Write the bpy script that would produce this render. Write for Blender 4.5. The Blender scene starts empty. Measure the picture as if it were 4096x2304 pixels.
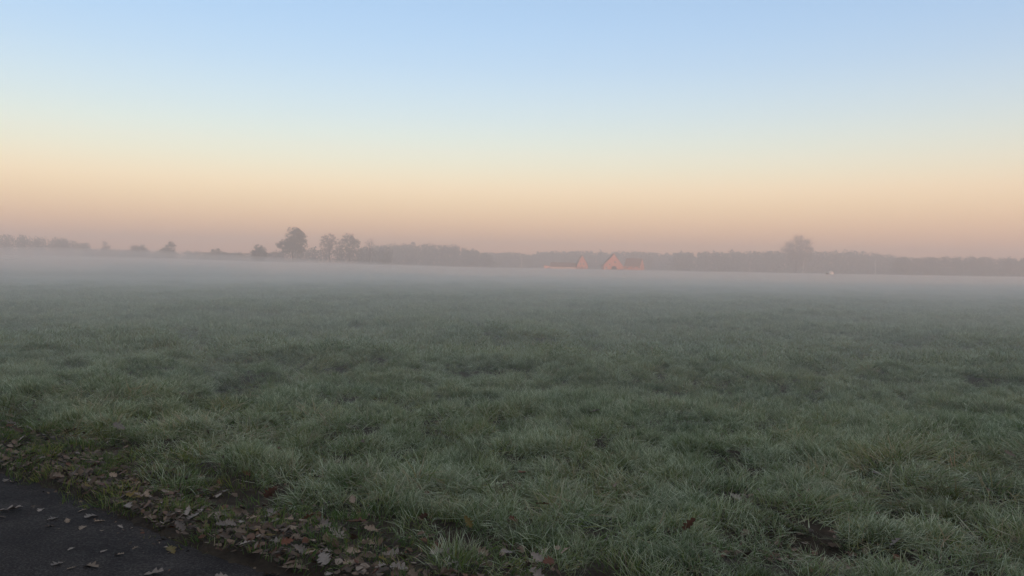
import bpy, math, random
import numpy as np
from mathutils import Matrix, Vector

random.seed(7)
rng = np.random.default_rng(7)
sc = bpy.context.scene
COL = sc.collection
R = math.radians

# ------------------------------------------------------------------ camera
F_PX, CX, CY, HZ = 3215.0, 2048.0, 1152.0, 1078.0      # photo pixels
CAM_H = 1.6
cam_d = bpy.data.cameras.new('camera')
cam = bpy.data.objects.new('camera', cam_d)
COL.objects.link(cam)
cam_d.sensor_width = 36.0
cam_d.lens = 36.0 * F_PX / 4096.0
cam_d.clip_start = 0.05
cam_d.clip_end = 20000.0
CAM_M = (Matrix.Translation((0, 0, CAM_H)) @
         Matrix.Rotation(R(90) - math.atan((CY - HZ) / F_PX), 4, 'X') @
         Matrix.Rotation(R(1.0), 4, 'Z'))
cam.matrix_world = CAM_M
sc.camera = cam

# ------------------------------------------------------------------ sky and sun
SUN_EL, SUN_AZ = 6.5, 158.0        # degrees; azimuth clockwise from the view direction (+Y)
world = bpy.data.worlds.new('World')
sc.world = world
world.use_nodes = True
wn, wl = world.node_tree.nodes, world.node_tree.links
bg = wn['Background']
sky = wn.new('ShaderNodeTexSky')
sky.sky_type = 'NISHITA'
sky.sun_disc = False
sky.sun_elevation = R(SUN_EL)
sky.sun_rotation = R(SUN_AZ)
sky.air_density, sky.dust_density, sky.ozone_density = 1.2, 2.0, 2.0


def s2l(c):
    return tuple((v / 255 / 12.92) if v / 255 <= 0.04045 else ((v / 255 + 0.055) / 1.055) ** 2.4 for v in c)


geo = wn.new('ShaderNodeTexCoord')
sep = wn.new('ShaderNodeSeparateXYZ')
wl.new(geo.outputs['Generated'], sep.inputs[0])
asn = wn.new('ShaderNodeMath'); asn.operation = 'ARCSINE'
wl.new(sep.outputs['Z'], asn.inputs[0])
mul = wn.new('ShaderNodeMath'); mul.operation = 'MULTIPLY'
mul.inputs[1].default_value = 2 / math.pi           # 0 horizon .. 1 zenith
wl.new(asn.outputs[0], mul.inputs[0])
ramp = wn.new('ShaderNodeValToRGB')
ramp.color_ramp.interpolation = 'B_SPLINE'
SKY_STOPS = [(0.0, (272, 170, 140)), (2.5, (272, 188, 146)), (5.0, (264, 214, 166)), (7.5, (230, 221, 194)),
             (10.5, (196, 207, 212)), (14.0, (166, 189, 218)), (19.0, (134, 171, 215)), (32.0, (156, 160, 168)), (90.0, (168, 158, 148))]
els = ramp.color_ramp.elements
while len(els) > 1:
    els.remove(els[-1])
for i, (a, c) in enumerate(SKY_STOPS):
    e = els[0] if i == 0 else els.new(a / 90)
    e.position = a / 90
    e.color = (*s2l(c), 1)
wl.new(mul.outputs[0], ramp.inputs[0])
sca = wn.new('ShaderNodeVectorMath'); sca.operation = 'SCALE'
sca.inputs['Scale'].default_value = 1 / 0.15      # the ramp is given in display brightness
wl.new(ramp.outputs[0], sca.inputs[0])
snk = wn.new('ShaderNodeVectorMath'); snk.operation = 'SCALE'
snk.inputs['Scale'].default_value = 0.8           # share of the physical sky: brighter and warmer towards the sun
wl.new(sky.outputs[0], snk.inputs[0])
add = wn.new('ShaderNodeVectorMath'); add.operation = 'ADD'
wl.new(sca.outputs[0], add.inputs[0])
wl.new(snk.outputs[0], add.inputs[1])
wl.new(add.outputs[0], bg.inputs['Color'])
bg.inputs['Strength'].default_value = 0.15

sun_d = bpy.data.lights.new('sun', 'SUN')
sun_d.energy = 4.2
sun_d.angle = R(0.6)
sun_d.color = (1.0, 0.46, 0.30)
sun = bpy.data.objects.new('sun', sun_d)
COL.objects.link(sun)
_az = R(SUN_AZ)
sun_dir = Vector((math.sin(_az) * math.cos(R(SUN_EL)), math.cos(_az) * math.cos(R(SUN_EL)), math.sin(R(SUN_EL))))
sun.rotation_euler = sun_dir.to_track_quat('Z', 'Y').to_euler()
sun.location = sun_dir * 200

sc.view_settings.view_transform = 'Standard'
sc.view_settings.look = 'None'
sc.view_settings.exposure = 0.0
sc.view_settings.gamma = 1.0
sc.view_settings.use_curve_mapping = False
cy = sc.cycles
cy.use_denoising = True
cy.max_bounces = 6
cy.diffuse_bounces = 3
cy.glossy_bounces = 2
cy.transmission_bounces = 3
cy.volume_bounces = 3
cy.transparent_max_bounces = 8
cy.sample_clamp_indirect = 4.0
cy.use_adaptive_sampling = False


# ------------------------------------------------------------------ helpers
def ray(px, py):
    d = Vector(((px - CX) / F_PX, -(py - CY) / F_PX, -1.0))
    return (CAM_M.to_3x3() @ d).normalized()


def ground_px(px, py, z=0.0):
    d = ray(px, py)
    t = (z - CAM_H) / d.z
    return Vector((d.x * t, d.y * t, z))


def at_dist(px, py, dist):
    """point on the pixel's ray at horizontal forward distance dist"""
    d = ray(px, py)
    t = dist / d.y
    return Vector((d.x * t, dist, CAM_H + d.z * t))


def smooth(a, b, x):
    t = np.clip((np.asarray(x, float) - a) / (b - a), 0, 1)
    return t * t * (3 - 2 * t)


def mat(name):
    m = bpy.data.materials.new(name)
    m.use_nodes = True
    return m, m.node_tree.nodes, m.node_tree.links, m.node_tree.nodes['Principled BSDF']


def obj(name, verts, faces, material=None, parent=None, smooth_shade=False):
    me = bpy.data.meshes.new(name)
    if isinstance(verts, np.ndarray) and isinstance(faces, np.ndarray):
        mesh_np(me, verts, faces)
    else:
        me.from_pydata([tuple(v) for v in verts], [], [tuple(f) for f in faces])
        me.update()
    if smooth_shade:
        me.polygons.foreach_set('use_smooth', [True] * len(me.polygons))
    if material:
        me.materials.append(material)
    o = bpy.data.objects.new(name, me)
    COL.objects.link(o)
    if parent:
        o.parent = parent
    return o


def mesh_np(me, verts, faces):
    """fast mesh from float (n,3) and int (m,k) arrays"""
    n, (m, k) = len(verts), faces.shape
    me.vertices.add(n)
    me.vertices.foreach_set('co', np.ascontiguousarray(verts, np.float32).ravel())
    me.loops.add(m * k)
    me.loops.foreach_set('vertex_index', np.ascontiguousarray(faces, np.int32).ravel())
    me.polygons.add(m)
    me.polygons.foreach_set('loop_start', np.arange(0, m * k, k, dtype=np.int32))
    me.update(calc_edges=True)
    me.validate()


def tag(o, label=None, cat=None, group=None, kind=None):
    if label: o['label'] = label
    if cat: o['category'] = cat
    if group: o['group'] = group
    if kind: o['kind'] = kind
    return o


def empty(name, loc):
    o = bpy.data.objects.new(name, None)
    o.empty_display_size = 0.3
    COL.objects.link(o)
    o.location = loc
    return o


# value noise (numpy) used for the lie of the land and the spread of the grass
_perm = rng.random((256, 256))


def vnoise(x, y):
    x, y = np.asarray(x, float), np.asarray(y, float)
    xi, yi = np.floor(x).astype(int), np.floor(y).astype(int)
    fx, fy = x - xi, y - yi
    fx, fy = fx * fx * (3 - 2 * fx), fy * fy * (3 - 2 * fy)
    g = lambda a, b: _perm[a & 255, b & 255]
    return ((g(xi, yi) * (1 - fx) + g(xi + 1, yi) * fx) * (1 - fy) +
            (g(xi, yi + 1) * (1 - fx) + g(xi + 1, yi + 1) * fx) * fy)


def fbm(x, y, s, o=3):
    v, a, t = 0, 1.0, 0
    for i in range(o):
        v = v + a * vnoise(x / s + 17.3 * i, y / s - 9.1 * i)
        t += a
        a *= 0.5; s *= 0.5
    return v / t


# ------------------------------------------------------------------ lie of the land
edge_px = [(-260, 1800), (0, 1893), (150, 1935), (300, 1985), (420, 2040), (560, 2100), (700, 2165), (850, 2225), (1000, 2270), (1150, 2312)]
edge = [ground_px(*p, z=-0.01) for p in edge_px]
d0 = (edge[0] - edge[1]).normalized()
d1 = (edge[-1] - edge[-3]).normalized()
edge = [edge[0] + d0 * t for t in (40, 25, 14, 7, 3)] + edge + [edge[-1] + d1 * t for t in (1, 2.5, 5, 9, 16, 30)]
E = np.array([(v.x, v.y) for v in edge])


def edge_dist(x, y):
    """signed distance to the asphalt edge: positive on the grass side"""
    x, y = np.atleast_1d(np.asarray(x, float)), np.atleast_1d(np.asarray(y, float))
    best = np.full(x.shape, 1e9); sgn = np.ones(x.shape)
    for (ax, ay), (bx, by) in zip(E[:-1], E[1:]):
        ux, uy = bx - ax, by - ay
        L2 = ux * ux + uy * uy
        t = np.clip(((x - ax) * ux + (y - ay) * uy) / L2, 0, 1)
        dx, dy = x - ax - t * ux, y - ay - t * uy
        d = np.hypot(dx, dy)
        c = ux * (y - ay) - uy * (x - ax)
        m = d < best
        best = np.where(m, d, best); sgn = np.where(m, np.sign(c), sgn)
    return best * sgn


_test = edge_dist(0.0, 20.0)[0]
ESGN = 1.0 if _test > 0 else -1.0


def edist(x, y):
    return edge_dist(x, y) * ESGN


# worn bare hollows in the turf near the camera: (centre px, half-size m, depth m)
HOLLOWS = [((3290, 2215), (0.45, 0.26), 0.09), ((3640, 2080), (0.32, 0.17), 0.07), ((2960, 2025), (0.16, 0.10), 0.03),
           ((3190, 2030), (0.12, 0.09), 0.03), ((4050, 2150), (0.28, 0.10), 0.03), ((2880, 2240), (.14, .07), .02)]
HOL = [(ground_px(*p), s, d) for p, s, d in HOLLOWS]


def hollow(x, y):
    h = np.zeros(np.shape(x))
    for c, (sx, sy), d in HOL:
        q = ((x - c.x) / sx) ** 2 + ((y - c.y) / sy) ** 2
        h = np.maximum(h, np.exp(-q ** 1.5))
    return h


# wheel tracks / darker furrows in the meadow, from the photograph
TRACKS = [[(700, 1325), (760, 1365), (850, 1440), (885, 1530), (930, 1600)], [(980, 1440), (1160, 1480), (1300, 1500)], [(3300, 1500), (3400, 1462), (3480, 1440), (3620, 1400), (3760, 1372)], [(3560, 1450), (3640, 1480)],
          [(1850, 1305), (2000, 1330)], [(300, 1480), (520, 1465)], [(3930, 1540), (3995, 1545)], [(60, 1330), (180, 1345)], [(620, 1420), (760, 1425)], [(2150, 1420), (2330, 1440)], [(2900, 1345), (3080, 1350)], [(1000, 1530), (1150, 1545)]]
TRK = [[ground_px(*p) for p in t] for t in TRACKS]


def track(x, y):
    x, y = np.asarray(x, float), np.asarray(y, float)
    h = np.zeros(x.shape)
    for t in TRK:
        for a, b in zip(t[:-1], t[1:]):
            ux, uy = b.x - a.x, b.y - a.y
            L2 = ux * ux + uy * uy
            s = np.clip(((x - a.x) * ux + (y - a.y) * uy) / L2, 0, 1)
            d = np.hypot(x - a.x - s * ux, y - a.y - s * uy)
            h = np.maximum(h, np.exp(-(d / 0.34) ** 2))
    return h


def H(x, y):
    x, y = np.asarray(x, float), np.asarray(y, float)
    r = np.hypot(x, y)
    z = 0.30 * (fbm(x, y, 2.6, 2) - 0.5) * smooth(4, 12, r) + 0.16 * (fbm(x + 31, y - 7, 0.8, 2) - 0.5)
    z = z + 0.5 * (fbm(x, y, 38.0, 2) - 0.5) * smooth(20, 60, r)
    z = z - 0.24 * track(x, y)
    for c, s, d in HOL:
        z = z - d * np.exp(-(((x - c.x) / s[0]) ** 2 + ((y - c.y) / s[1]) ** 2))
    far = smooth(190, 440, y)
    z = z * (1 - far) + 1.7 * far + 4.0 * smooth(640, 1100, r)
    ed = edist(np.ravel(x), np.ravel(y)).reshape(x.shape)
    k = smooth(-0.02, 0.7, ed)
    z = z * k + 0.03 * smooth(0.0, 0.12, ed) * (1 - k)
    z = np.where(ed < 0.02, -0.05, z)
    return z


# ------------------------------------------------------------------ materials
def noise(n, l, scale, detail=3.0, rough=0.55, coord=None):
    t = n.new('ShaderNodeTexNoise')
    t.inputs['Scale'].default_value = scale
    t.inputs['Detail'].default_value = detail
    t.inputs['Roughness'].default_value = rough
    if coord is not None:
        l.new(coord, t.inputs['Vector'])
    return t


def rampn(n, l, src, stops):
    r = n.new('ShaderNodeValToRGB')
    e = r.color_ramp.elements
    while len(e) > 1:
        e.remove(e[-1])
    for i, (p, c) in enumerate(stops):
        q = e[0] if i == 0 else e.new(p)
        q.position = p
        q.color = (*c, 1) if len(c) == 3 else c
    l.new(src, r.inputs[0])
    return r


def mixn(n, l, fac, a, b, mode='MIX'):
    m = n.new('ShaderNodeMix'); m.data_type = 'RGBA'; m.blend_type = mode
    for s, v in (('Factor', fac), ('A', a), ('B', b)):
        if hasattr(v, 'is_output'):
            l.new(v, m.inputs[s])
        elif isinstance(v, (int, float)):
            m.inputs[s].default_value = v
        else:
            m.inputs[s].default_value = (*v, 1)
    return m.outputs['Result']


def bump(n, l, b, h, strength, dist):
    u = n.new('ShaderNodeBump')
    u.inputs['Strength'].default_value = strength
    u.inputs['Distance'].default_value = dist
    l.new(h, u.inputs['Height'])
    l.new(u.outputs[0], b.inputs['Normal'])


def make_field_mat():
    m, n, l, b = mat('meadow_soil')
    g = n.new('ShaderNodeNewGeometry')
    big = noise(n, l, 0.35, 4, 0.6, g.outputs['Position'])
    sml = noise(n, l, 9.0, 5, 0.65, g.outputs['Position'])
    soil = rampn(n, l, sml.outputs[0], [(0.3, (0.018, 0.013, 0.009)), (0.55, (0.040, 0.030, 0.020)), (0.75, (0.062, 0.048, 0.034))])
    turf = rampn(n, l, big.outputs[0], [(0.3, (0.040, 0.055, 0.028)), (0.5, (0.062, 0.078, 0.042)), (0.7, (0.088, 0.098, 0.062))])
    # far meadow: beyond the modelled blades the sheet itself carries the turf colour
    ln = n.new('ShaderNodeVectorMath'); ln.operation = 'LENGTH'
    l.new(g.outputs['Position'], ln.inputs[0])
    mr = n.new('ShaderNodeMapRange')
    mr.inputs['From Min'].default_value = 6; mr.inputs['From Max'].default_value = 40
    l.new(ln.outputs['Value'], mr.inputs['Value'])
    l.new(mixn(n, l, mr.outputs[0], soil.outputs[0], turf.outputs[0]), b.inputs['Base Color'])
    b.inputs['Roughness'].default_value = 0.95
    b.inputs['Specular IOR Level'].default_value = 0.15
    bump(n, l, b, sml.outputs[0], 0.7, 0.04)
    return m


def make_asphalt_mat():
    m, n, l, b = mat('asphalt')
    g = n.new('ShaderNodeNewGeometry')
    a = noise(n, l, 70.0, 5, 0.8, g.outputs['Position'])
    c = noise(n, l, 3.0, 4, 0.6, g.outputs['Position'])
    v = n.new('ShaderNodeTexVoronoi'); v.inputs['Scale'].default_value = 120
    l.new(g.outputs['Position'], v.inputs['Vector'])
    base = rampn(n, l, a.outputs[0], [(0.3, (0.010, 0.009, 0.009)), (0.5, (0.030, 0.027, 0.027)), (0.75, (0.10, 0.094, 0.09))])
    stain = rampn(n, l, c.outputs[0], [(0.3, (0.6, 0.6, 0.62)), (0.7, (1.35, 1.3, 1.25))])
    l.new(mixn(n, l, 1.0, base.outputs[0], stain.outputs[0], 'MULTIPLY'), b.inputs['Base Color'])
    b.inputs['Roughness'].default_value = 0.95
    b.inputs['Specular IOR Level'].default_value = 0.08
    bump(n, l, b, v.outputs['Distance'], 0.6, 0.006)
    return m


def make_grass_mat():
    m, n, l, b = mat('frosted_grass')
    at = n.new('ShaderNodeAttribute'); at.attribute_name = 'blade'
    sp = n.new('ShaderNodeSeparateColor')
    l.new(at.outputs['Color'], sp.inputs[0])
    T, RN, RB = sp.outputs[0], sp.outputs[1], sp.outputs[2]
    g = n.new('ShaderNodeNewGeometry')
    p1 = noise(n, l, 0.45, 3, 0.6, g.outputs['Position'])
    p2 = noise(n, l, 2.2, 3, 0.6, g.outputs['Position'])
    green = rampn(n, l, RN, [(0.0, (0.044, 0.085, 0.016)), (0.35, (0.078, 0.130, 0.024)), (0.7, (0.120, 0.165, 0.032)),
                             (0.86, (0.155, 0.168, 0.056)), (0.93, (0.20, 0.170, 0.105)), (1.0, (0.24, 0.205, 0.15))])
    oi = n.new('ShaderNodeObjectInfo')
    tint = rampn(n, l, oi.outputs['Random'], [(0.0, (0.70, 0.86, 0.80)), (0.4, (0.95, 1.0, 0.95)), (0.75, (1.15, 1.1, 0.95)), (0.9, (1.35, 1.15, 1.0)), (1.0, (1.7, 1.35, 1.3))])
    patch = rampn(n, l, p1.outputs[0], [(0.34, (0.66, 0.86, 0.82)), (0.5, (1, 1, 1)), (0.66, (1.25, 1.12, 0.92))])
    col = mixn(n, l, 1.0, green.outputs[0], patch.outputs[0], 'MULTIPLY')
    col = mixn(n, l, 1.0, col, tint.outputs[0], 'MULTIPLY')
    # hoar frost: pale crystals, thickest on the tips and in exposed patches
    fm = n.new('ShaderNodeMath'); fm.operation = 'POWER'; fm.inputs[1].default_value = 1.1
    l.new(T, fm.inputs[0])
    fr = rampn(n, l, p2.outputs[0], [(0.33, (0.5,) * 3), (0.5, (0.83,) * 3), (0.66, (1.05,) * 3)])
    ff = n.new('ShaderNodeMath'); ff.operation = 'MULTIPLY'
    l.new(fm.outputs[0], ff.inputs[0]); l.new(fr.outputs[0], ff.inputs[1])
    ff2 = n.new('ShaderNodeMath'); ff2.operation = 'MULTIPLY'
    rbm = n.new('ShaderNodeMapRange'); rbm.inputs['To Min'].default_value = 0.35; rbm.inputs['To Max'].default_value = 1.7; rbm.clamp = False
    l.new(RB, rbm.inputs['Value'])
    l.new(rbm.outputs[0], ff2.inputs[1])
    l.new(ff.outputs[0], ff2.inputs[0])
    ff2.use_clamp = True
    col = mixn(n, l, ff2.outputs[0], col, (0.575, 0.635, 0.465))
    l.new(col, b.inputs['Base Color'])
    b.inputs['Roughness'].default_value = 0.7
    b.inputs['Specular IOR Level'].default_value = 0.2
    tr = n.new('ShaderNodeBsdfTranslucent')
    l.new(col, tr.inputs['Color'])
    mx = n.new('ShaderNodeMixShader'); mx.inputs[0].default_value = 0.25
    l.new(b.outputs[0], mx.inputs[1]); l.new(tr.outputs[0], mx.inputs[2])
    l.new(mx.outputs[0], n['Material Output'].inputs['Surface'])
    return m


def leaf_mat(name, c0, c1, frost):
    m, n, l, b = mat(name)
    tc = n.new('ShaderNodeTexCoord')
    oi = n.new('ShaderNodeObjectInfo')
    a = noise(n, l, 18.0, 4, 0.6, tc.outputs['Object'])
    r = rampn(n, l, a.outputs[0], [(0.3, c0), (0.7, c1)])
    v = n.new('ShaderNodeMapRange'); v.inputs['To Min'].default_value = 0.6; v.inputs['To Max'].default_value = 1.3
    l.new(oi.outputs['Random'], v.inputs['Value'])
    sc_ = n.new('ShaderNodeVectorMath'); sc_.operation = 'SCALE'
    l.new(r.outputs[0], sc_.inputs[0]); l.new(v.outputs[0], sc_.inputs['Scale'])
    f = noise(n, l, 60.0, 3, 0.7, tc.outputs['Object'])
    fr = rampn(n, l, f.outputs[0], [(0.45, (0, 0, 0)), (0.7, (frost,) * 3)])
    l.new(mixn(n, l, fr.outputs[0], sc_.outputs[0], (0.40, 0.385, 0.36)), b.inputs['Base Color'])
    b.inputs['Roughness'].default_value = 0.75
    b.inputs['Specular IOR Level'].default_value = 0.25
    bump(n, l, b, a.outputs[0], 0.4, 0.004)
    return m


def plain(name, c0, c1, scale=1.0, rough=0.85):
    m, n, l, b = mat(name)
    tc = n.new('ShaderNodeTexCoord')
    a = noise(n, l, scale, 4, 0.6, tc.outputs['Object'])
    r = rampn(n, l, a.outputs[0], [(0.3, c0), (0.7, c1)])
    l.new(r.outputs[0], b.inputs['Base Color'])
    b.inputs['Roughness'].default_value = rough
    b.inputs['Specular IOR Level'].default_value = 0.2
    return m


M_field = make_field_mat()
M_asph = make_asphalt_mat()
M_grass = make_grass_mat()
LEAF_M = {
    'grey': leaf_mat('leaf_grey_underside', (0.16, 0.128, 0.105), (0.26, 0.218, 0.185), 0.35),
    'tan': leaf_mat('leaf_pale_tan', (0.155, 0.105, 0.066), (0.26, 0.188, 0.125), 0.3),
    'russet': leaf_mat('leaf_russet', (0.085, 0.030, 0.016), (0.155, 0.055, 0.026), 0.10),
    'brown': leaf_mat('leaf_dark_brown', (0.046, 0.029, 0.018), (0.098, 0.062, 0.038), 0.12),
    'yellow': leaf_mat('leaf_yellow', (0.13, 0.095, 0.022), (0.20, 0.150, 0.040), 0.1),
}
M_bark = plain('bark', (0.030, 0.024, 0.018), (0.060, 0.050, 0.040), 3.0)
M_fol = [plain('foliage_olive', (0.035, 0.036, 0.017), (0.075, 0.068, 0.030), 0.8),
         plain('foliage_rust', (0.065, 0.040, 0.020), (0.120, 0.070, 0.034), 0.8),
         plain('foliage_dark', (0.022, 0.028, 0.015), (0.045, 0.050, 0.026), 0.5)]
M_birch = plain('birch_bark', (0.45, 0.43, 0.40), (0.62, 0.60, 0.56), 2.0)

# ------------------------------------------------------------------ ground
NR, NA = 240, 420
rr = np.concatenate([[0.0], np.geomspace(0.4, 6000, NR)])
aa = np.linspace(0, 2 * math.pi, NA, endpoint=False)
gx = rr[1:, None] * np.sin(aa)[None]
gy = rr[1:, None] * np.cos(aa)[None]
gz = H(gx.ravel(), gy.ravel())
gv = np.vstack([[[0, 0, -0.05]], np.stack([gx.ravel(), gy.ravel(), gz], 1)])
i = np.arange(NR - 1)[:, None]; j = np.arange(NA)[None]
q = np.stack([1 + i * NA + j, 1 + (i + 1) * NA + j, 1 + (i + 1) * NA + (j + 1) % NA, 1 + i * NA + (j + 1) % NA], -1).reshape(-1, 4)
me = bpy.data.meshes.new('meadow')
fan = [(0, 1 + k, 1 + (k + 1) % NA) for k in range(NA)]
me.from_pydata(gv.tolist(), [], fan + q.tolist())
me.update()
me.flip_normals() if me.polygons[5].normal.z < 0 else None
me.polygons.foreach_set('use_smooth', [True] * len(me.polygons))
me.materials.append(M_field)
meadow = bpy.data.objects.new('meadow', me)
COL.objects.link(meadow)
tag(meadow, 'wide flat meadow ground under the frosted grass', 'meadow', kind='structure')

# asphalt path: a strip 2.9 m wide, the edge a little ragged
P = []
for k in range(len(E) - 1):
    a, b = E[k], E[k + 1]
    L = np.linalg.norm(b - a)
    for t in np.arange(0, 1, min(1.0, 0.05 / L if L < 4 else 0.5 / L)):
        P.append(a + (b - a) * t)
P = np.array(P)
ker = np.ones(9) / 9
Ps = P.copy()
Ps[4:-4, 0] = np.convolve(P[:, 0], ker, 'valid'); Ps[4:-4, 1] = np.convolve(P[:, 1], ker, 'valid')
T_ = np.gradient(Ps, axis=0); T_ /= np.linalg.norm(T_, axis=1)[:, None]
N_ = np.stack([-T_[:, 1], T_[:, 0]], 1)
if edist(*(Ps[len(Ps) // 2] + N_[len(Ps) // 2] * 0.5))[0] < 0:
    N_ = -N_
ragg = 0.022 * (fbm(Ps[:, 0] * 1.0, Ps[:, 1], 0.22, 3) - 0.5) * 2 + 0.012
cols = [ragg, np.full(len(Ps), -0.12), np.full(len(Ps), -0.8), np.full(len(Ps), -1.6), np.full(len(Ps), -2.4), np.full(len(Ps), -2.9)]
zc = [-0.016, -0.010, 0.004, 0.010, 0.004, -0.012]
pv = np.concatenate([np.concatenate([Ps + N_ * c[:, None], np.full((len(Ps), 1), z)], 1) for c, z in zip(cols, zc)])
# side face of the slab at the grass edge
low = np.concatenate([Ps + N_ * (ragg + 0.004)[:, None], np.full((len(Ps), 1), -0.06)], 1)
pv = np.concatenate([low, pv])
n_ = len(Ps)
pf = []
for c in range(len(cols)):
    for k in range(n_ - 1):
        pf.append((c * n_ + k, c * n_ + k + 1, (c + 1) * n_ + k + 1, (c + 1) * n_ + k))
path = obj('asphalt_path', pv, pf, M_asph)
if path.data.polygons[n_ * 3].normal.z < 0:
    path.data.flip_normals()
tag(path, 'dark asphalt path curving past the grass verge', 'path', kind='structure')

# ------------------------------------------------------------------ grass
def tuft_mesh(name, n, rad, h0, h1, w, segs, lean, lie=0.0, seed=0, frost=True):
    r = np.random.default_rng(seed)
    V, Fc, C = [], [], []
    lean_dir = r.uniform(0, 2 * math.pi)
    for k in range(n):
        a = r.uniform(0, 2 * math.pi); d = rad * math.sqrt(r.random())
        x, y = d * math.cos(a), d * math.sin(a)
        ht = r.uniform(h0, h1) * (1 - 0.35 * (d / rad) ** 2)
        da = a + r.normal(0, 0.9) if r.random() < 0.6 else lean_dir + r.normal(0, 0.5)
        ln = abs(r.normal(lean, 0.22)) + 0.08
        curl = r.uniform(0.2, 1.1) + lie
        ww = w * r.uniform(0.6, 1.25)
        tw = da + math.pi / 2 + r.normal(0, 0.5)
        px, py = math.cos(tw) * ww / 2, math.sin(tw) * ww / 2
        base = len(V); rn = r.random() if lie == 0 or r.random() < 0.45 else r.uniform(0.84, 1.0); rb = r.random() ** 2 if frost else -0.22 + 0.1 * r.random()
        X, Y, Z = x, y, -0.015
        ang = math.atan(ln) * (1 + lie)
        sl = ht / segs * (1.0 + 0.3 * ln)
        for s in range(segs + 1):
            t = s / segs
            f = (1 - t) ** 0.6
            if s < segs:
                V += [(X - px * f, Y - py * f, Z), (X + px * f, Y + py * f, Z)]
                C += [(t, rn, rb, 1)] * 2
            else:
                V.append((X, Y, Z)); C.append((1, rn, rb, 1))
            X += math.sin(ang) * math.cos(da) * sl
            Y += math.sin(ang) * math.sin(da) * sl
            Z += math.cos(ang) * sl
            if Z < 0.012: Z = 0.012
            ang += curl / segs * (1 + t)
        for s in range(segs - 1):
            Fc.append((base + 2 * s, base + 2 * s + 1, base + 2 * s + 3, base + 2 * s + 2))
        s = segs - 1
        Fc.append((base + 2 * s, base + 2 * s + 1, base + 2 * s + 2))
    me = bpy.data.meshes.new(name)
    me.from_pydata(V, [], Fc)
    ca = me.color_attributes.new('blade', 'FLOAT_COLOR', 'POINT')
    ca.data.foreach_set('color', np.array(C, np.float32).ravel())
    me.polygons.foreach_set('use_smooth', [True] * len(me.polygons))
    me.materials.append(M_grass)
    me.update()
    return me


def proto_collection(name, meshes):
    c = bpy.data.collections.new(name)          # not linked to the scene: only a store for the scatter
    for k, m in enumerate(meshes):
        o = bpy.data.objects.new('%s_%02d' % (name, k), m)
        c.objects.link(o)
    return c


def scatter(name, coll, pts, rot, scl, idx, label, cat):
    me = bpy.data.meshes.new(name)
    me.vertices.add(len(pts))
    me.vertices.foreach_set('co', np.ascontiguousarray(pts, np.float32).ravel())
    for nm, ty, arr in (('rot', 'FLOAT_VECTOR', rot), ('scl', 'FLOAT_VECTOR', scl), ('idx', 'INT', idx)):
        at = me.attributes.new(nm, ty, 'POINT')
        at.data.foreach_set('vector' if ty == 'FLOAT_VECTOR' else 'value',
                            np.ascontiguousarray(arr, np.float32 if ty != 'INT' else np.int32).ravel())
    me.update()
    o = bpy.data.objects.new(name, me)
    COL.objects.link(o)
    ng = bpy.data.node_groups.new(name, 'GeometryNodeTree')
    ng.interface.new_socket('Geometry', in_out='INPUT', socket_type='NodeSocketGeometry')
    ng.interface.new_socket('Geometry', in_out='OUTPUT', socket_type='NodeSocketGeometry')
    n, l = ng.nodes, ng.links
    gi, go = n.new('NodeGroupInput'), n.new('NodeGroupOutput')
    ci = n.new('GeometryNodeCollectionInfo')
    ci.inputs['Collection'].default_value = coll
    ci.inputs['Separate Children'].default_value = True
    ci.inputs['Reset Children'].default_value = True
    ip = n.new('GeometryNodeInstanceOnPoints')
    ip.inputs['Pick Instance'].default_value = True

    def na(nm, ty):
        a = n.new('GeometryNodeInputNamedAttribute'); a.data_type = ty
        a.inputs['Name'].default_value = nm
        return a.outputs['Attribute']
    l.new(gi.outputs[0], ip.inputs['Points'])
    l.new(ci.outputs[0], ip.inputs['Instance'])
    l.new(na('idx', 'INT'), ip.inputs['Instance Index'])
    er = n.new('FunctionNodeEulerToRotation')
    l.new(na('rot', 'FLOAT_VECTOR'), er.inputs[0])
    l.new(er.outputs[0], ip.inputs['Rotation'])
    l.new(na('scl', 'FLOAT_VECTOR'), ip.inputs['Scale'])
    l.new(ip.outputs[0], go.inputs[0])
    md = o.modifiers.new('scatter', 'NODES')
    md.node_group = ng
    return tag(o, label, cat, kind='stuff')


def wedge(d0, d1, dens, marg=3.0):
    """random points of the ground in the view wedge (plus a margin to the sides)"""
    k = 2120 / F_PX
    area = (d1 - d0) * (2 * k * (d0 + d1) / 2 + 2 * marg)
    n = int(area * dens * 1.15)
    y = np.sqrt(rng.random(n) * (d1 ** 2 - d0 ** 2) + d0 ** 2)
    x = (rng.random(n) * 2 - 1) * (k * y + marg)
    return x, y


near = [tuft_mesh('near_tuft', 125, 0.15, 0.06, 0.175, 0.0047, 4, 0.6, 0.0, s) for s in range(9)]
near += [tuft_mesh('verge_tuft', 60, 0.14, 0.03, 0.085, 0.0050, 3, 0.7, 0.0, 40 + s, False) for s in range(3)]
near += [tuft_mesh('matted_tuft', 80, 0.18, 0.18, 0.38, 0.0062, 6, 1.2, 0.9, 60 + s) for s in range(4)]
near += [tuft_mesh('dead_stalks', 7, 0.12, 0.22, 0.42, 0.0042, 5, 0.45, 0.12, 80 + s) for s in range(3)]
mid = [tuft_mesh('mid_tuft', 90, 0.28, 0.07, 0.19, 0.0105, 3, 0.6, 0.0, 100 + s) for s in range(8)]
farp = [tuft_mesh('far_tuft', 70, 0.7, 0.09, 0.22, 0.030, 2, 0.6, 0.0, 200 + s) for s in range(6)]
C_near, C_mid, C_far = proto_collection('near', near), proto_collection('mid', mid), proto_collection('far', farp)

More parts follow.
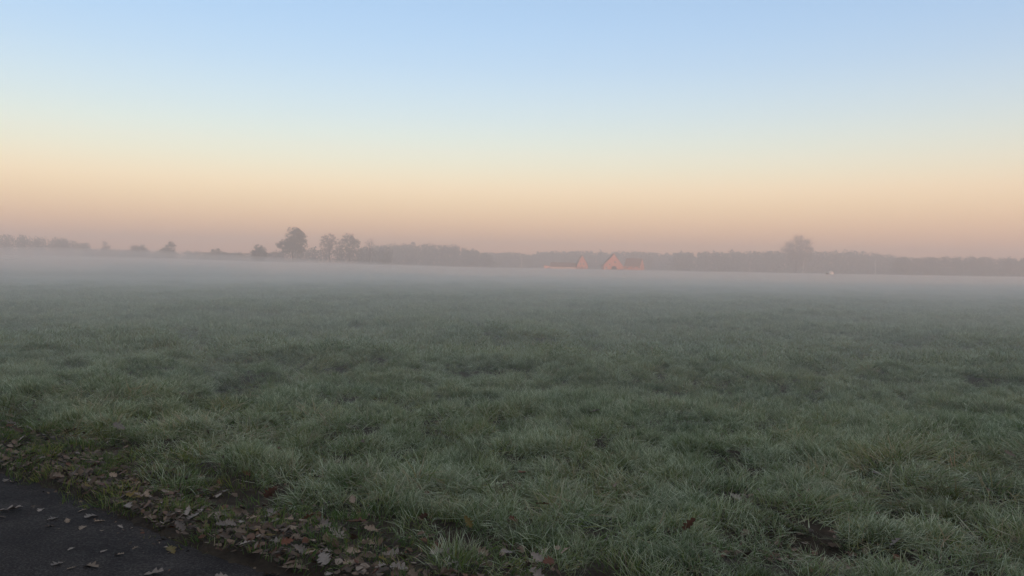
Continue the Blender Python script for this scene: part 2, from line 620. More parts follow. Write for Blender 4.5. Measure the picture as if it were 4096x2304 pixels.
# flattened straw-grey patches of long grass seen in the photograph
MATTED = [((1000, 1760), (1.1, 0.55)), ((450, 1650), (0.9, 0.5)), ((2340, 1950), (0.3, 0.3)), ((3980, 1900), (1.3, 0.8)), ((3700, 2010), (.7, .3)), ((3950, 2220), (.6, .3)), ((1950, 1960), (.25, .2)), ((2250, 1990), (.3, .2)), ((1560, 1960), (.5, .2))]
MAT_C = [(ground_px(*p), s) for p, s in MATTED]


def matted(x, y):
    h = np.zeros(np.shape(x))
    for c, (sx, sy) in MAT_C:
        h = np.maximum(h, np.exp(-(((x - c.x) / sx) ** 2 + ((y - c.y) / sy) ** 2)))
    return h


def tussocks(x0, x1, y0, y1, dens):
    from mathutils.kdtree import KDTree
    n = int((x1 - x0) * (y1 - y0) * dens)
    cx_, cy_ = rng.uniform(x0, x1, n), rng.uniform(y0, y1, n)
    kd = KDTree(n)
    for k in range(n):
        kd.insert((cx_[k], cy_[k], 0), k)
    kd.balance()
    return cx_, cy_, kd, rng.uniform(0.55, 1.3, n)


def tuft_field(x, y, tus, rad):
    """height factor of the sward and its lean away from the heart of the nearest tussock"""
    cx_, cy_, kd, hh = tus
    k = np.array([kd.find((a, b, 0))[1] for a, b in zip(x, y)])
    dx, dy = x - cx_[k], y - cy_[k]
    d = np.hypot(dx, dy) / rad
    b = fbm(x + 50, y + 20, 3.5, 2)
    s = 0.36 + 1.08 * hh[k] * np.exp(-d ** 2 * 1.1) * (0.55 + 0.8 * b)
    s = s * (1 - 0.75 * track(x, y))
    tilt = np.clip(d, 0, 1.2) * 0.55
    # lean outwards, with the meadow combed a little one way
    ax, ay = dx / rad * 0.5 + 0.22 * (fbm(x, y, 2.0, 1) - 0.3), dy / rad * 0.5 - 0.10
    m = np.hypot(ax, ay) + 1e-6
    return s, np.arctan2(ay, ax), np.clip(m, 0, 0.75), d


def rot_tilt(direction, tilt, spin):
    """Euler XYZ of a random spin followed by a tilt towards a direction"""
    ux, uy = -np.sin(direction), np.cos(direction)
    c, s_ = np.cos(tilt), np.sin(tilt)
    t = 1 - c
    T = np.array([[c + ux * ux * t, ux * uy * t, uy * s_], [ux * uy * t, c + uy * uy * t, -ux * s_], [-uy * s_, ux * s_, c]])
    cz, sz = np.cos(spin), np.sin(spin)
    o, e = np.zeros_like(spin), np.ones_like(spin)
    Z = np.array([[cz, -sz, o], [sz, cz, o], [o, o, e]])
    M = np.einsum('ijn,jkn->ikn', T, Z)
    return np.stack([np.arctan2(M[2, 1], M[2, 2]), -np.arcsin(np.clip(M[2, 0], -1, 1)), np.arctan2(M[1, 0], M[0, 0])], 1)


# near sward
x, y = wedge(3.3, 15.0, 64, 1.5)
ed = edist(x, y)
hol = hollow(x, y)
keep = (ed > 0.0) & (rng.random(len(x)) > hol * 1.3) & (rng.random(len(x)) < 0.6 + 0.4 * smooth(0.5, 1.3, ed))
keep &= rng.random(len(x)) < np.where(y > 9, 0.72, 1.0)
x, y, ed = x[keep], y[keep], ed[keep]
tusk = tussocks(-13, 13, 2, 16, 7.5)
s, dr_, tl_, dd_ = tuft_field(x, y, tusk, 0.19)
idx = rng.integers(0, 9, len(x))
vg = rng.random(len(x)) > smooth(0.45, 1.35, ed + 0.7 * (fbm(x, y, 0.8) - 0.5))
idx = np.where(vg, 9 + rng.integers(0, 3, len(x)), idx)
mt = (rng.random(len(x)) < matted(x, y) * 0.85) | ((rng.random(len(x)) < 0.045) & ~vg)
idx = np.where(mt, 12 + rng.integers(0, 4, len(x)), idx)
st_ = (rng.random(len(x)) < 0.022) & ~vg
idx = np.where(st_, 16 + rng.integers(0, 3, len(x)), idx)
s = s * 0.9
s = np.where(vg, 0.7 + 0.7 * rng.random(len(x)), s)
s = np.where(mt | st_, 0.75 + 0.35 * rng.random(len(x)), s)
z = H(x, y)
z = z + np.where(vg, 0, 0.05 * np.exp(-dd_ ** 2) - 0.015)
rot = rot_tilt(dr_, tl_ + rng.normal(0, 0.08, len(x)), rng.random(len(x)) * 6.283)
wd = 0.8 + 0.4 * rng.random(len(x))
scatter('near_grass', C_near, np.stack([x, y, z], 1), rot, np.stack([wd, wd, s], 1), idx,
        'long frosted meadow grass in tussocks beside the path', 'grass')
n_near = len(x)
# middle
x, y = wedge(13.5, 48.0, 24, 3)
keep = edist(x, y) > 0.3
x, y = x[keep], y[keep]
s, dr_, tl_, dd_ = tuft_field(x, y, tussocks(-38, 38, 12, 50, 3.0), 0.30)
rot = rot_tilt(dr_, tl_ + rng.normal(0, 0.08, len(x)), rng.random(len(x)) * 6.283)
wd = 0.8 + 0.5 * rng.random(len(x))
scatter('middle_grass', C_mid, np.stack([x, y, H(x, y) + 0.09 * np.exp(-dd_ ** 2)], 1), rot, np.stack([wd, wd, s], 1), rng.integers(0, 8, len(x)),
        'pale frosted sward of the misty middle meadow', 'grass')
n_mid = len(x)
x, y = wedge(45.0, 170.0, 2.4, 6)
s, _, _, dd_ = tuft_field(x, y, tussocks(-125, 125, 40, 175, 0.2), 1.0)
rot = np.stack([np.zeros(len(x)), np.zeros(len(x)), rng.random(len(x)) * 6.283], 1)
wd = 0.8 + 0.6 * rng.random(len(x))
scatter('far_grass', C_far, np.stack([x, y, H(x, y) + 0.12 * np.exp(-dd_ ** 2)], 1), rot, np.stack([wd, wd, s], 1), rng.integers(0, 6, len(x)),
        'grey green sward of the far meadow sunk in mist', 'grass')
print('tufts', n_near, n_mid, len(x))

# ------------------------------------------------------------------ woods and trees
GA = 2.399963


def leaf_quads(cent, size, r, flat=0.6):
    """random leaf-clump quads round the centres"""
    n = len(cent)
    d1 = r.normal(size=(n, 3)); d1 /= np.linalg.norm(d1, axis=1)[:, None]
    d2 = r.normal(size=(n, 3)); d2 -= d1 * (d1 * d2).sum(1)[:, None]; d2 /= np.linalg.norm(d2, axis=1)[:, None]
    s = size * r.uniform(0.5, 1.3, n)[:, None]
    v = np.stack([cent - d1 * s, cent - d2 * s * flat, cent + d1 * s, cent + d2 * s * flat], 1).reshape(-1, 3)
    f = np.arange(4 * n).reshape(-1, 4)
    return v, f


def tube(pts, rad, sides=5):
    V, Fc = [], []
    for k, (p, r_) in enumerate(zip(pts, rad)):
        a = pts[min(k + 1, len(pts) - 1)] - pts[max(k - 1, 0)]
        a = a.normalized() if a.length > 1e-6 else Vector((0, 0, 1))
        u = a.orthogonal().normalized(); w = a.cross(u)
        for s_ in range(sides):
            t = 2 * math.pi * s_ / sides
            V.append(p + (u * math.cos(t) + w * math.sin(t)) * r_)
    for k in range(len(pts) - 1):
        for s_ in range(sides):
            Fc.append((k * sides + s_, k * sides + (s_ + 1) % sides, (k + 1) * sides + (s_ + 1) % sides, (k + 1) * sides + s_))
    return V, Fc


def limb(p0, p1, r0, r1, rnd, wob=0.08, n=5):
    L = (p1 - p0).length
    pts = [p0.lerp(p1, t / n) + Vector((rnd.gauss(0, 1), rnd.gauss(0, 1), rnd.gauss(0, 0.6))) * L * wob * (0 if t in (0, n) else 1)
           + Vector((0, 0, L * 0.10 * math.sin(math.pi * t / n))) for t in range(n + 1)]
    return pts, [r0 + (r1 - r0) * t / n for t in range(n + 1)]


def make_tree(name, px, top_py, width_px, dist, label, lobes, foliage=0, clumps=70, leaves=70, leaf=0.22, bare=False, trunk_mat=None, group=None, cat='tree', low=0.25, spread=0.5):
    """lobes: (dx, dz, rx, rz) in units of half-width (dx, rx) and of height (dz, rz)"""
    dist = dist * 1.25
    rnd = random.Random(px * 7 + int(dist))
    r = np.random.default_rng(px * 3 + int(dist))
    top = at_dist(px, top_py, dist)
    gz_ = float(H(np.array([top.x]), np.array([top.y]))[0])
    hgt = top.z - gz_
    hw = width_px / 2 / F_PX * dist
    root = empty(name, (top.x, top.y, gz_ - 0.05))
    cen = []
    clumps = int(clumps * 2.2); leaves = int(leaves * 0.75); spread = 0.36 if hw > 6.5 else 0.55
    tot = sum(rx * rz for _, _, rx, rz in lobes)
    for dx, dz, rx, rz in lobes:
        nl = max(4, int(clumps * rx * rz / tot))
        for k in range(nl):
            v = Vector((rnd.gauss(0, 1), rnd.gauss(0, 1), rnd.gauss(0, 1))).normalized() * (rnd.uniform(0.15, 1.0) ** 0.42)
            cen.append(Vector(((dx + v.x * rx) * hw, v.y * rx * hw, (dz + v.z * rz) * hgt)))
    cen = [c for c in cen if c.z > low * hgt * 0.6]
    tv, tf = [], []

    def add(pts, rad, sides=5):
        v, f = tube(pts, rad, sides)
        o_ = len(tv)
        tv.extend(v); tf.extend([tuple(i_ + o_ for i_ in q_) for q_ in f])
    r0 = hgt * 0.02
    mid_z = hgt * (low + 0.12)
    tr = [Vector((0, 0, 0)), Vector((rnd.gauss(0, .01) * hgt, 0, mid_z * 0.5)), Vector((rnd.gauss(0, .015) * hgt, 0, mid_z)),
          Vector((rnd.gauss(0, .02) * hgt, 0, hgt * 0.6)), Vector((rnd.gauss(0, .03) * hgt, 0, hgt * 0.86))]
    add(tr, [r0 * 1.4, r0, r0 * 0.85, r0 * 0.45, r0 * 0.1], 7)
    mains = []
    for k in range(10):
        t = low + (0.7 - low) * k / 10
        c = rnd.choice(cen)
        p0 = Vector((0, 0, t * hgt))
        p1 = p0.lerp(c, 0.75); p1.z = max(p1.z, p0.z + 0.05 * hgt)
        pts, rad = limb(p0, p1, r0 * 0.5, r0 * 0.14, rnd)
        mains.append(pts)
        add(pts, rad, 5)
    for c in cen:
        m_ = min((p for pts in mains for p in pts[2:]), key=lambda p: (p - c).length)
        pts, rad = limb(m_, c, r0 * 0.14, r0 * 0.04, rnd, 0.1, 3)
        add(pts, rad, 4)
        if bare:
            for q_ in range(7):
                e_ = c + Vector((rnd.gauss(0, 1), rnd.gauss(0, 1), rnd.gauss(0.7, 0.7))) * hw * 0.16
                pts, rad = limb(pts[1], e_, r0 * 0.05, r0 * 0.022, rnd, 0.08, 2)
                add(pts, rad, 3)
    obj('trunk', tv, tf, trunk_mat or M_bark, root, True)
    C_ = np.array([tuple(c) for c in cen])
    pts = np.repeat(C_, leaves, 0)
    sp_ = hw * spread * 0.42
    off = r.normal(size=pts.shape)
    off *= (r.random(len(pts)) ** 0.4 * sp_ / np.linalg.norm(off, axis=1))[:, None]
    off[:, 2] *= 0.75
    pts = pts + off
    v, f = leaf_quads(pts, leaf, r)
    obj('crown', v, f, M_fol[foliage], root)
    return tag(root, label, cat, group)


ROUND = [(0, 0.55, 0.9, 0.42), (-0.3, 0.45, 0.66, 0.36), (0.3, 0.45, 0.66, 0.36)]
FAN = [(0, 0.62, 0.86, 0.36), (-0.36, 0.58, 0.58, 0.32), (0.36, 0.58, 0.58, 0.32), (0, 0.75, 0.66, 0.23)]
BUSH = [(0, 0.5, 0.85, 0.45), (-0.35, 0.42, 0.62, 0.38), (0.35, 0.42, 0.62, 0.38)]

make_tree('oak_tree', 1172, 908, 128, 340, 'tallest dark broad tree, a lower shoulder on one side, above the hedge', [(0.08, 0.72, 0.62, 0.27), (-0.52, 0.52, 0.46, 0.20), (0.45, 0.58, 0.5, 0.27), (0.0, 0.52, 0.75, 0.24), (0.2, 0.80, 0.45, 0.18)], 0, 120, 80, 0.24)
make_tree('oak_tree', 1319, 928, 96, 360, 'round reddish tree touching its olive neighbour', FAN, 1, 70, 45, 0.20)
make_tree('oak_tree', 1398, 930, 100, 370, 'round olive tree touching its reddish neighbour', FAN, 0, 80, 55, 0.22)
make_tree('bare_tree', 1480, 953, 66, 380, 'small leafless tree with fine upright twigs beside the pair of round trees', [(0, 0.7, 0.8, 0.27), (0, 0.5, 0.6, 0.2)], 1, 46, 3, 0.12, bare=True)
make_tree('lone_tree', 3188, 940, 132, 460, 'large pale domed tree rising alone behind the wood', [(0.1, 0.68, 0.80, 0.31), (-0.5, 0.56, 0.46, 0.25), (0.5, 0.52, 0.48, 0.26), (0.0, 0.34, 0.55, 0.22)], 1, 120, 60, 0.22, bare=True, low=0.12)
make_tree('round_bush', 1036, 974, 68, 330, 'compact round bush at the end of the hedge near the tallest tree', ROUND, 2, 60, 60, 0.22, low=0.1)
make_tree('lobed_tree', 672, 964, 66, 380, 'two lobed small tree between the round bush and a low shrub', [(0.3, 0.72, 0.55, 0.26), (-0.4, 0.5, 0.55, 0.26), (.3, .42, .6, .25)], 2, 55, 60, 0.22, low=0.12)
make_tree('round_bush', 554, 972, 82, 380, 'broad dome shaped bush beside the two lobed tree', BUSH, 2, 60, 60, 0.24, low=0.05)
make_tree('thin_tree', 424, 960, 56, 430, 'thin faint tree standing in the mist beyond the long wood', [(0, 0.7, 0.6, 0.26), (-0.4, 0.5, 0.4, 0.2), (.4, .5, .4, .2)], 1, 40, 30, 0.22)
make_tree('low_shrub', 750, 993, 36, 400, 'tiny shrub on the hedge line', BUSH, 2, 24, 40, 0.22, low=0.05)
make_tree('wide_shrub', 865, 992, 112, 370, 'wide low rounded shrub on the hedge line', [(0, 0.55, 0.6, 0.42), (-0.5, 0.4, 0.5, 0.35), (0.5, 0.4, 0.5, 0.35)], 2, 60, 60, 0.24, low=0.03)
for px_, top_, d_ in ((3000, 1030, 420), (3214, 1024, 430), (1886, 1050, 420), (2086, 1008, 520), (3502, 1022, 480), (3876, 1012, 470)):
    make_tree('birch_tree', px_, top_, 22, d_, 'slender birch with a thin white stem before the dark wood', [(0.3, 0.75, 0.6, 0.22), (-0.2, 0.6, 0.6, 0.2)], 1, 14, 14, 0.14, trunk_mat=M_birch, group='slender white birches before the wood', low=0.3)


def make_wood(name, sky_px, dist, rows, step, label, foliage, leaf=0.55, per=420, crownpx=None):
    """a far wood as one mass: crowns whose tops follow the skyline"""
    r = np.random.default_rng(int(dist * 3 + sky_px[0][0]))
    xs = [p[0] for p in sky_px]; ys = [p[1] for p in sky_px]
    V, Fc, off = [], [], 0
    for row in range(rows):
        D = dist + row * 16
        x0 = (xs[0] - CX) / F_PX * D; x1 = (xs[-1] - CX) / F_PX * D
        n = max(2, int((x1 - x0) / step))
        for k in range(n):
            X = x0 + (k + r.uniform(-0.35, 0.35) + 0.5) / n * (x1 - x0)
            Y = D + r.uniform(-6, 6)
            px_ = CX + F_PX * X / D
            py_ = np.interp(px_, xs, ys) + abs(r.normal(0, 2.2)) - 6.0 + row * 0.8
            d = ray(px_, py_)
            ztop = CAM_H + d.z * Y / d.y
            zg = float(H(np.array([X]), np.array([Y]))[0])
            h = ztop - zg
            if h < 1.0: continue
            cr = step * r.uniform(0.55, 0.95)
            zc = zg + h * 0.58; rz = h * 0.42
            m = int(per * (0.7 + 0.6 * r.random()))
            u = r.normal(size=(m, 3)); u /= np.linalg.norm(u, axis=1)[:, None]
            rad = r.random(m) ** 0.35
            # lumpy shell
            lump = 1 + 0.22 * np.sin(u[:, 0] * 5 + k) * np.cos(u[:, 2] * 6 + 2 * k)
            p = u * (rad * lump)[:, None] * np.array([cr, cr, rz]) / 1.1 + np.array([X, Y, zc])
            # understorey down to the ground
            m2 = m // 2
            p2 = np.stack([X + r.normal(0, cr * 0.7, m2), Y + r.normal(0, 3, m2), zg + r.random(m2) * h * 0.4], 1)
            p = np.concatenate([p, p2]); p[:, 2] = np.maximum(p[:, 2], zg + 0.2)
            v, f = leaf_quads(p, leaf, r, 0.75)
            V.append(v); Fc.append(f + off); off += len(v)
            tv_, tf_ = tube([Vector((X, Y, zg - 0.2)), Vector((X + r.normal(0, .3), Y, zg + h * 0.4)), Vector((X, Y, zg + h * 0.75))], [0.28, 0.2, 0.06], 4)
            V.append(np.array([tuple(t) for t in tv_])); Fc.append(np.array(tf_) + off); off += len(tv_)
    o = obj(name, np.concatenate(V), np.concatenate(Fc), M_fol[foliage])
    return tag(o, label, 'wood', kind='stuff')


make_wood('far_wood', [(-420, 925), (0, 934), (55, 932), (110, 942), (180, 950), (300, 955), (322, 968), (335, 990)], 540, 3, 8, 'long dim wood at the edge of the misty meadow, beyond the thin tree', 2, 0.5, 360)
make_wood('far_hedge', [(330, 998), (460, 1000), (600, 1006), (760, 1008), (980, 1012), (1090, 1006), (1180, 999), (1290, 988), (1420, 990), (1560, 990)], 490, 2, 6, 'low hedge running under the row of separate trees', 2, 0.42, 260)
make_wood('far_wood', [(1430, 990), (1520, 980), (1560, 976), (1640, 973), (1700, 973), (1740, 979), (1830, 979), (1856, 995), (1900, 999), (1935, 1010), (1960, 1016)], 640, 3, 8, 'rounded wood with a steep end beside the farm', 2, 0.7, 420)
make_wood('far_wood', [(1930, 1012), (2060, 1010), (2120, 1020), (2170, 1008), (2250, 1005), (2330, 1004), (2420, 1008), (2540, 1006), (2640, 1014), (2760, 1009)], 760, 3, 9, 'level dark wood behind the farmhouses', 2, 0.8, 420)
make_wood('far_wood', [(2700, 1010), (2850, 1007), (2960, 1004), (3060, 1003), (3160, 1005), (3300, 1004), (3380, 1003), (3460, 1008), (3520, 1014), (3580, 1023), (3640, 1030)], 650, 3, 8, 'long level wood below the domed tree', 2, 0.7, 420)
make_wood('far_wood', [(3560, 1028), (3640, 1030), (3760, 1029), (3870, 1027), (3960, 1030), (4096, 1033), (4500, 1038)], 560, 3, 7, 'low wood beyond the white dome, dipping away', 2, 0.6, 420)
make_wood('russet_trees', [(2500, 1012), (2530, 1006), (2570, 1010), (2600, 1016)], 680, 1, 7, 'reddish trees just behind the brick farmhouse roof', 1, 0.6, 300)


def roadside_wood():
    r = np.random.default_rng(99)
    V, Fc, off = [], [], 0
    for row, yb in enumerate((-34, -44, -54)):
        for X in np.arange(-230, 300, 8.5):
            X = X + r.uniform(-2.5, 2.5); Y = yb + r.uniform(-3, 3)
            if math.hypot(X, Y) < 20: continue
            h = r.uniform(11.5, 19)
            m = 420
            u = r.normal(size=(m, 3)); u /= np.linalg.norm(u, axis=1)[:, None]
            p = u * (r.random(m) ** 0.4)[:, None] * np.array([5.0, 4.0, h * 0.40]) + np.array([X, Y, h * 0.6])
            m2 = 120
            p2 = np.stack([X + r.normal(0, 3.5, m2), Y + r.normal(0, 2.5, m2), r.random(m2) * 7 + 0.3], 1)
            v, f = leaf_quads(np.concatenate([p, p2]), 0.75, r, 0.75)
            V.append(v); Fc.append(f + off); off += len(v)
            tv_, tf_ = tube([Vector((X, Y, -0.3)), Vector((X, Y, h * 0.4)), Vector((X, Y, h * 0.8))], [0.35, 0.26, 0.07], 6)
            V.append(np.array([tuple(t) for t in tv_])); Fc.append(np.array(tf_) + off); off += len(tv_)
    o = obj('roadside_wood', np.concatenate(V), np.concatenate(Fc), M_fol[1])
    return tag(o, 'belt of autumn oaks along the path behind the viewer, shading the near meadow', 'wood', kind='stuff')


roadside_wood()

# ------------------------------------------------------------------ farm
M_brick = plain('red_brick', (0.46, 0.21, 0.15), (0.58, 0.28, 0.20), 1.2)
M_plaster = plain('pale_render', (0.50, 0.40, 0.34), (0.60, 0.48, 0.42), 0.6)
M_tile = plain('brown_roof_tiles', (0.16, 0.105, 0.085), (0.24, 0.155, 0.12), 1.5)
M_wood = plain('red_boards', (0.78, 0.42, 0.33), (0.84, 0.50, 0.40), 0.8)
M_dark = plain('dark_opening', (0.012, 0.011, 0.010), (0.02, 0.018, 0.016), 1.0)
M_white = plain('white_plastic', (0.48, 0.48, 0.46), (0.58, 0.58, 0.56), 0.5)
M_trim = plain('white_trim', (0.62, 0.58, 0.54), (0.72, 0.68, 0.64), 0.5)
FD = 470.0
FG = float(H(np.array([60.0]), np.array([FD]))[0])


def fx(px):            # metres across at the farm's distance
    return at_dist(px, 1080, FD).x


def fz(px, py):
    return at_dist(px, py, FD).z - FG


def boxp(name, x0, x1, y0, y1, z0, z1, m, parent):
    V = [(x, y, z) for x in (x0, x1) for y in (y0, y1) for z in (z0, z1)]
    Fc = [(0, 1, 3, 2), (4, 6, 7, 5), (0, 4, 5, 1), (2, 3, 7, 6), (0, 2, 6, 4), (1, 5, 7, 3)]
    return obj(name, V, Fc, m, parent)


def gable_front(parent, x0, xa, x1, eL, eR, za, depth, wall_m, roof_m, y0=0.0, over=0.25):
    """a body with its gable to the front (camera side), ridge running away"""
    V = [(x0, y0, -0.3), (x1, y0, -0.3), (x1, y0, eR), (xa, y0, za), (x0, y0, eL)]
    V += [(x, y + depth, z) for x, y, z in V]
    obj('wall', V, [(0, 1, 2, 3, 4), (9, 8, 7, 6, 5), (1, 6, 7, 2), (0, 4, 9, 5)], wall_m, parent)
    t = 0.18
    for (xe, ze) in ((x0, eL), (x1, eR)):
        sx = math.copysign(over, xe - xa); sl = (za - ze) / abs(xe - xa)
        a = [(xa, za + 0.02), (xe + sx, ze - over * sl + 0.02), (xe + sx, ze - over * sl + t + .02), (xa, za + t + 0.02)]
        V = [(x, y0 - 0.2, z) for x, z in a] + [(x, y0 + depth + 0.2, z) for x, z in a]
        obj('roof', V, [(0, 1, 2, 3), (7, 6, 5, 4), (0, 4, 5, 1), (1, 5, 6, 2), (2, 6, 7, 3), (3, 7, 4, 0)], roof_m, parent)


def ridge_across(parent, x0, x1, y0, depth, eave, ridge, wall_m, roof_m, over=0.35):
    """a body whose ridge runs across the view"""
    ym = y0 + depth / 2
    V = [(x0, y0, -0.3), (x0, y0 + depth, -0.3), (x0, y0 + depth, eave), (x0, ym, ridge), (x0, y0, eave)]
    V += [(x1, y, z) for _, y, z in V]
    obj('wall', V, [(0, 4, 3, 2, 1), (5, 6, 7, 8, 9), (0, 5, 9, 4), (1, 2, 7, 6)], wall_m, parent)
    t = 0.18; sl = (ridge - eave) / (depth / 2)
    for sgn in (-1, 1):
        a = [(ym, ridge + 0.02), (ym + sgn * (depth / 2 + over), eave - over * sl + .02), (ym + sgn * (depth / 2 + over), eave - over * sl + t + .02), (ym, ridge + t + 0.02)]
        V = [(x0 + 0.12, y, z) for y, z in a] + [(x1 - 0.12, y, z) for y, z in a]
        obj('roof', V, [(0, 1, 2, 3), (7, 6, 5, 4), (0, 4, 5, 1), (1, 5, 6, 2), (2, 6, 7, 3), (3, 7, 4, 0)], roof_m, parent)


def window(parent, x, z, w, h, y, arch=False):
    f = boxp('window', x - w / 2, x + w / 2, y - 0.06, y + 0.02, z, z + h, M_trim, parent)
    boxp('pane', x - w / 2 + 0.1, x - 0.04, y - 0.08, y - 0.04, z + 0.1, z + h - 0.1, M_dark, f)
    boxp('pane', x + 0.04, x + w / 2 - 0.1, y - 0.08, y - 0.04, z + 0.1, z + h - 0.1, M_dark, f)


# gabled house
hx = fx(2328)
h1 = empty('gabled_house', (hx, FD, FG))
gable_front(h1, fx(2308) - hx, 0, fx(2350) - hx, fz(2307, 1061), fz(2350, 1060), fz(2328, 1022), 14, M_brick, M_tile)
window(h1, -0.9, fz(2328, 1060), 0.9, 1.3, 0)
window(h1, 0.9, fz(2328, 1060), 0.9, 1.3, 0)
window(h1, -1.9, 1.0, 1.0, 1.3, 0); window(h1, 1.9, 1.0, 1.0, 1.3, 0)
dr = boxp('door', -0.5, 0.5, -0.05, 0.02, 0.0, 2.1, M_dark, h1)
tag(h1, 'narrow brick house with a steep pointed gable beside the long shed', 'house')
# long low shed with a boarded lit end
sx_ = fx(2177)
s1 = empty('long_shed', (sx_, FD + 1, FG))
L1 = fx(2306) - sx_
eL, eR = fz(2177, 1061), fz(2306, 1066)
ridge_across(s1, fx(2202) - sx_, L1, 0.0, 9.0, fz(2260, 1067), fz(2260, 1051), M_plaster, M_tile)
nb = 6
xw = fx(2202) - sx_
for k in range(nb):
    xa, xb = xw * k / nb, xw * (k + 1) / nb - 0.06
    zt = eL + (fz(2202, 1066) - eL) * (k + 0.5) / nb
    zb = -0.3 if xb < fx(2190) - sx_ else fz(2190, 1069)
    boxp('board', xa, xb, -0.5 - 0.02 * (k % 2), -0.38, zb, zt, M_wood, s1)
boxp('shed_side', 0.02, xw - 0.08, -0.36, 8.0, -0.3, fz(2202, 1068), M_dark, s1)
V = [(-0.3, -0.8, eL + 0.05), (xw + 0.1, -0.8, fz(2202, 1066) + 0.05), (xw + 0.1, 8.2, fz(2202, 1066) + 0.05), (-0.3, 8.2, eL + 0.05)]
V += [(x, y, z + 0.16) for x, y, z in V]
obj('roof', V, [(3, 2, 1, 0), (4, 5, 6, 7), (0, 1, 5, 4), (1, 2, 6, 5), (2, 3, 7, 6), (3, 0, 4, 7)], M_tile, s1)
tag(s1, 'long low shed with a bright red boarded end glowing in the low sun', 'shed')
# big farmhouse: wide gable to the field
bx_ = fx(2456)
h2 = empty('farmhouse', (bx_, FD, FG))
gable_front(h2, fx(2414) - bx_, 0, fx(2494) - bx_, fz(2414, 1061), fz(2494, 1068), fz(2456, 1017), 12, M_brick, M_tile)
# arched door
ar = [(1.5 * math.cos(math.pi * t / 10), fz(2456, 1071) + 0.1 + 0.9 * math.sin(math.pi * t / 10)) for t in range(11)]
V = [(x, -0.08, z) for x, z in ar] + [(-1.5, -0.08, -0.2), (1.5, -0.08, -0.2)]
V += [(x, 0.05, z) for x, y, z in V]
nv = 13
ring = list(range(11)) + [11, 12]
obj('arched_door', V, [tuple(reversed(ring)), tuple(v + nv for v in ring)] + [(ring[k], ring[(k + 1) % nv], ring[(k + 1) % nv] + nv, ring[k] + nv) for k in range(nv)], M_dark, h2)
window(h2, 0.6, fz(2456, 1052), 1.4, 1.0, 0); window(h2, -2.6, fz(2456, 1062), 1.0, 1.2, 0); window(h2, -4.6, 1.2, 1.1, 1.3, 0)
c0 = boxp('chimney', -0.4, 0.5, 5.0, 5.9, fz(2456, 1030), fz(2456, 1013), M_brick, h2)
tag(h2, 'wide red gabled farmhouse with a dark arched doorway', 'house')
# barn with the ridge across and its end gable in the sun
qx = fx(2497)
b2 = empty('brick_barn', (qx, FD + 2, FG))
b2.rotation_euler.z = R(-24)
ridge_across(b2, 0, (fx(2560) - qx) * 1.06, 0, 9.0, fz(2530, 1064), fz(2530, 1034), M_brick, M_tile)
for k in range(3):
    window(b2, 2.2 + k * 3.6, fz(2530, 1072), 1.2, 0.8, 0)
tag(b2, 'brick barn with a dark roof and a sunlit end gable beside the farmhouse', 'barn')
# little pale lean-to before the farmhouse
lx = fx(2490)
l2 = empty('small_outhouse', (lx, FD - 6, FG))
gable_front(l2, -0.1, (fx(2498) - lx), fx(2504) - lx, fz(2490, 1079), fz(2490, 1079), fz(2490, 1073), 3, M_plaster, M_tile)
boxp('door', 0.7, 1.4, -0.06, 0.02, -0.2, 0.9, M_dark, l2)
tag(l2, 'tiny pale outhouse before the farmhouse and barn', 'outhouse')

# white dome hut in the field
dpos = at_dist(3322, 1108, 330)
zg = float(H(np.array([dpos.x]), np.array([dpos.y]))[0])
dh = empty('dome_hut', (dpos.x, dpos.y, zg))
V, Fc = [], []
nu, nvv = 20, 8
for b_ in range(nvv + 1):
    ph = (math.pi / 2) * b_ / nvv
    for a_ in range(nu):
        th = 2 * math.pi * a_ / nu
        V.append((1.45 * math.cos(ph) ** 0.8 * math.cos(th), 1.45 * math.cos(ph) ** 0.8 * math.sin(th), 2.3 * math.sin(ph) - 0.05))
for b_ in range(nvv):
    for a_ in range(nu):
        Fc.append((b_ * nu + a_, b_ * nu + (a_ + 1) % nu, (b_ + 1) * nu + (a_ + 1) % nu, (b_ + 1) * nu + a_))
obj('shell', V, Fc, M_white, dh, True)
boxp('doorway', -1.75, -0.9, -0.55, 0.55, 0.0, 1.4, M_dark, dh)
tag(dh, 'small white dome hut catching the light in the far meadow', 'hut')

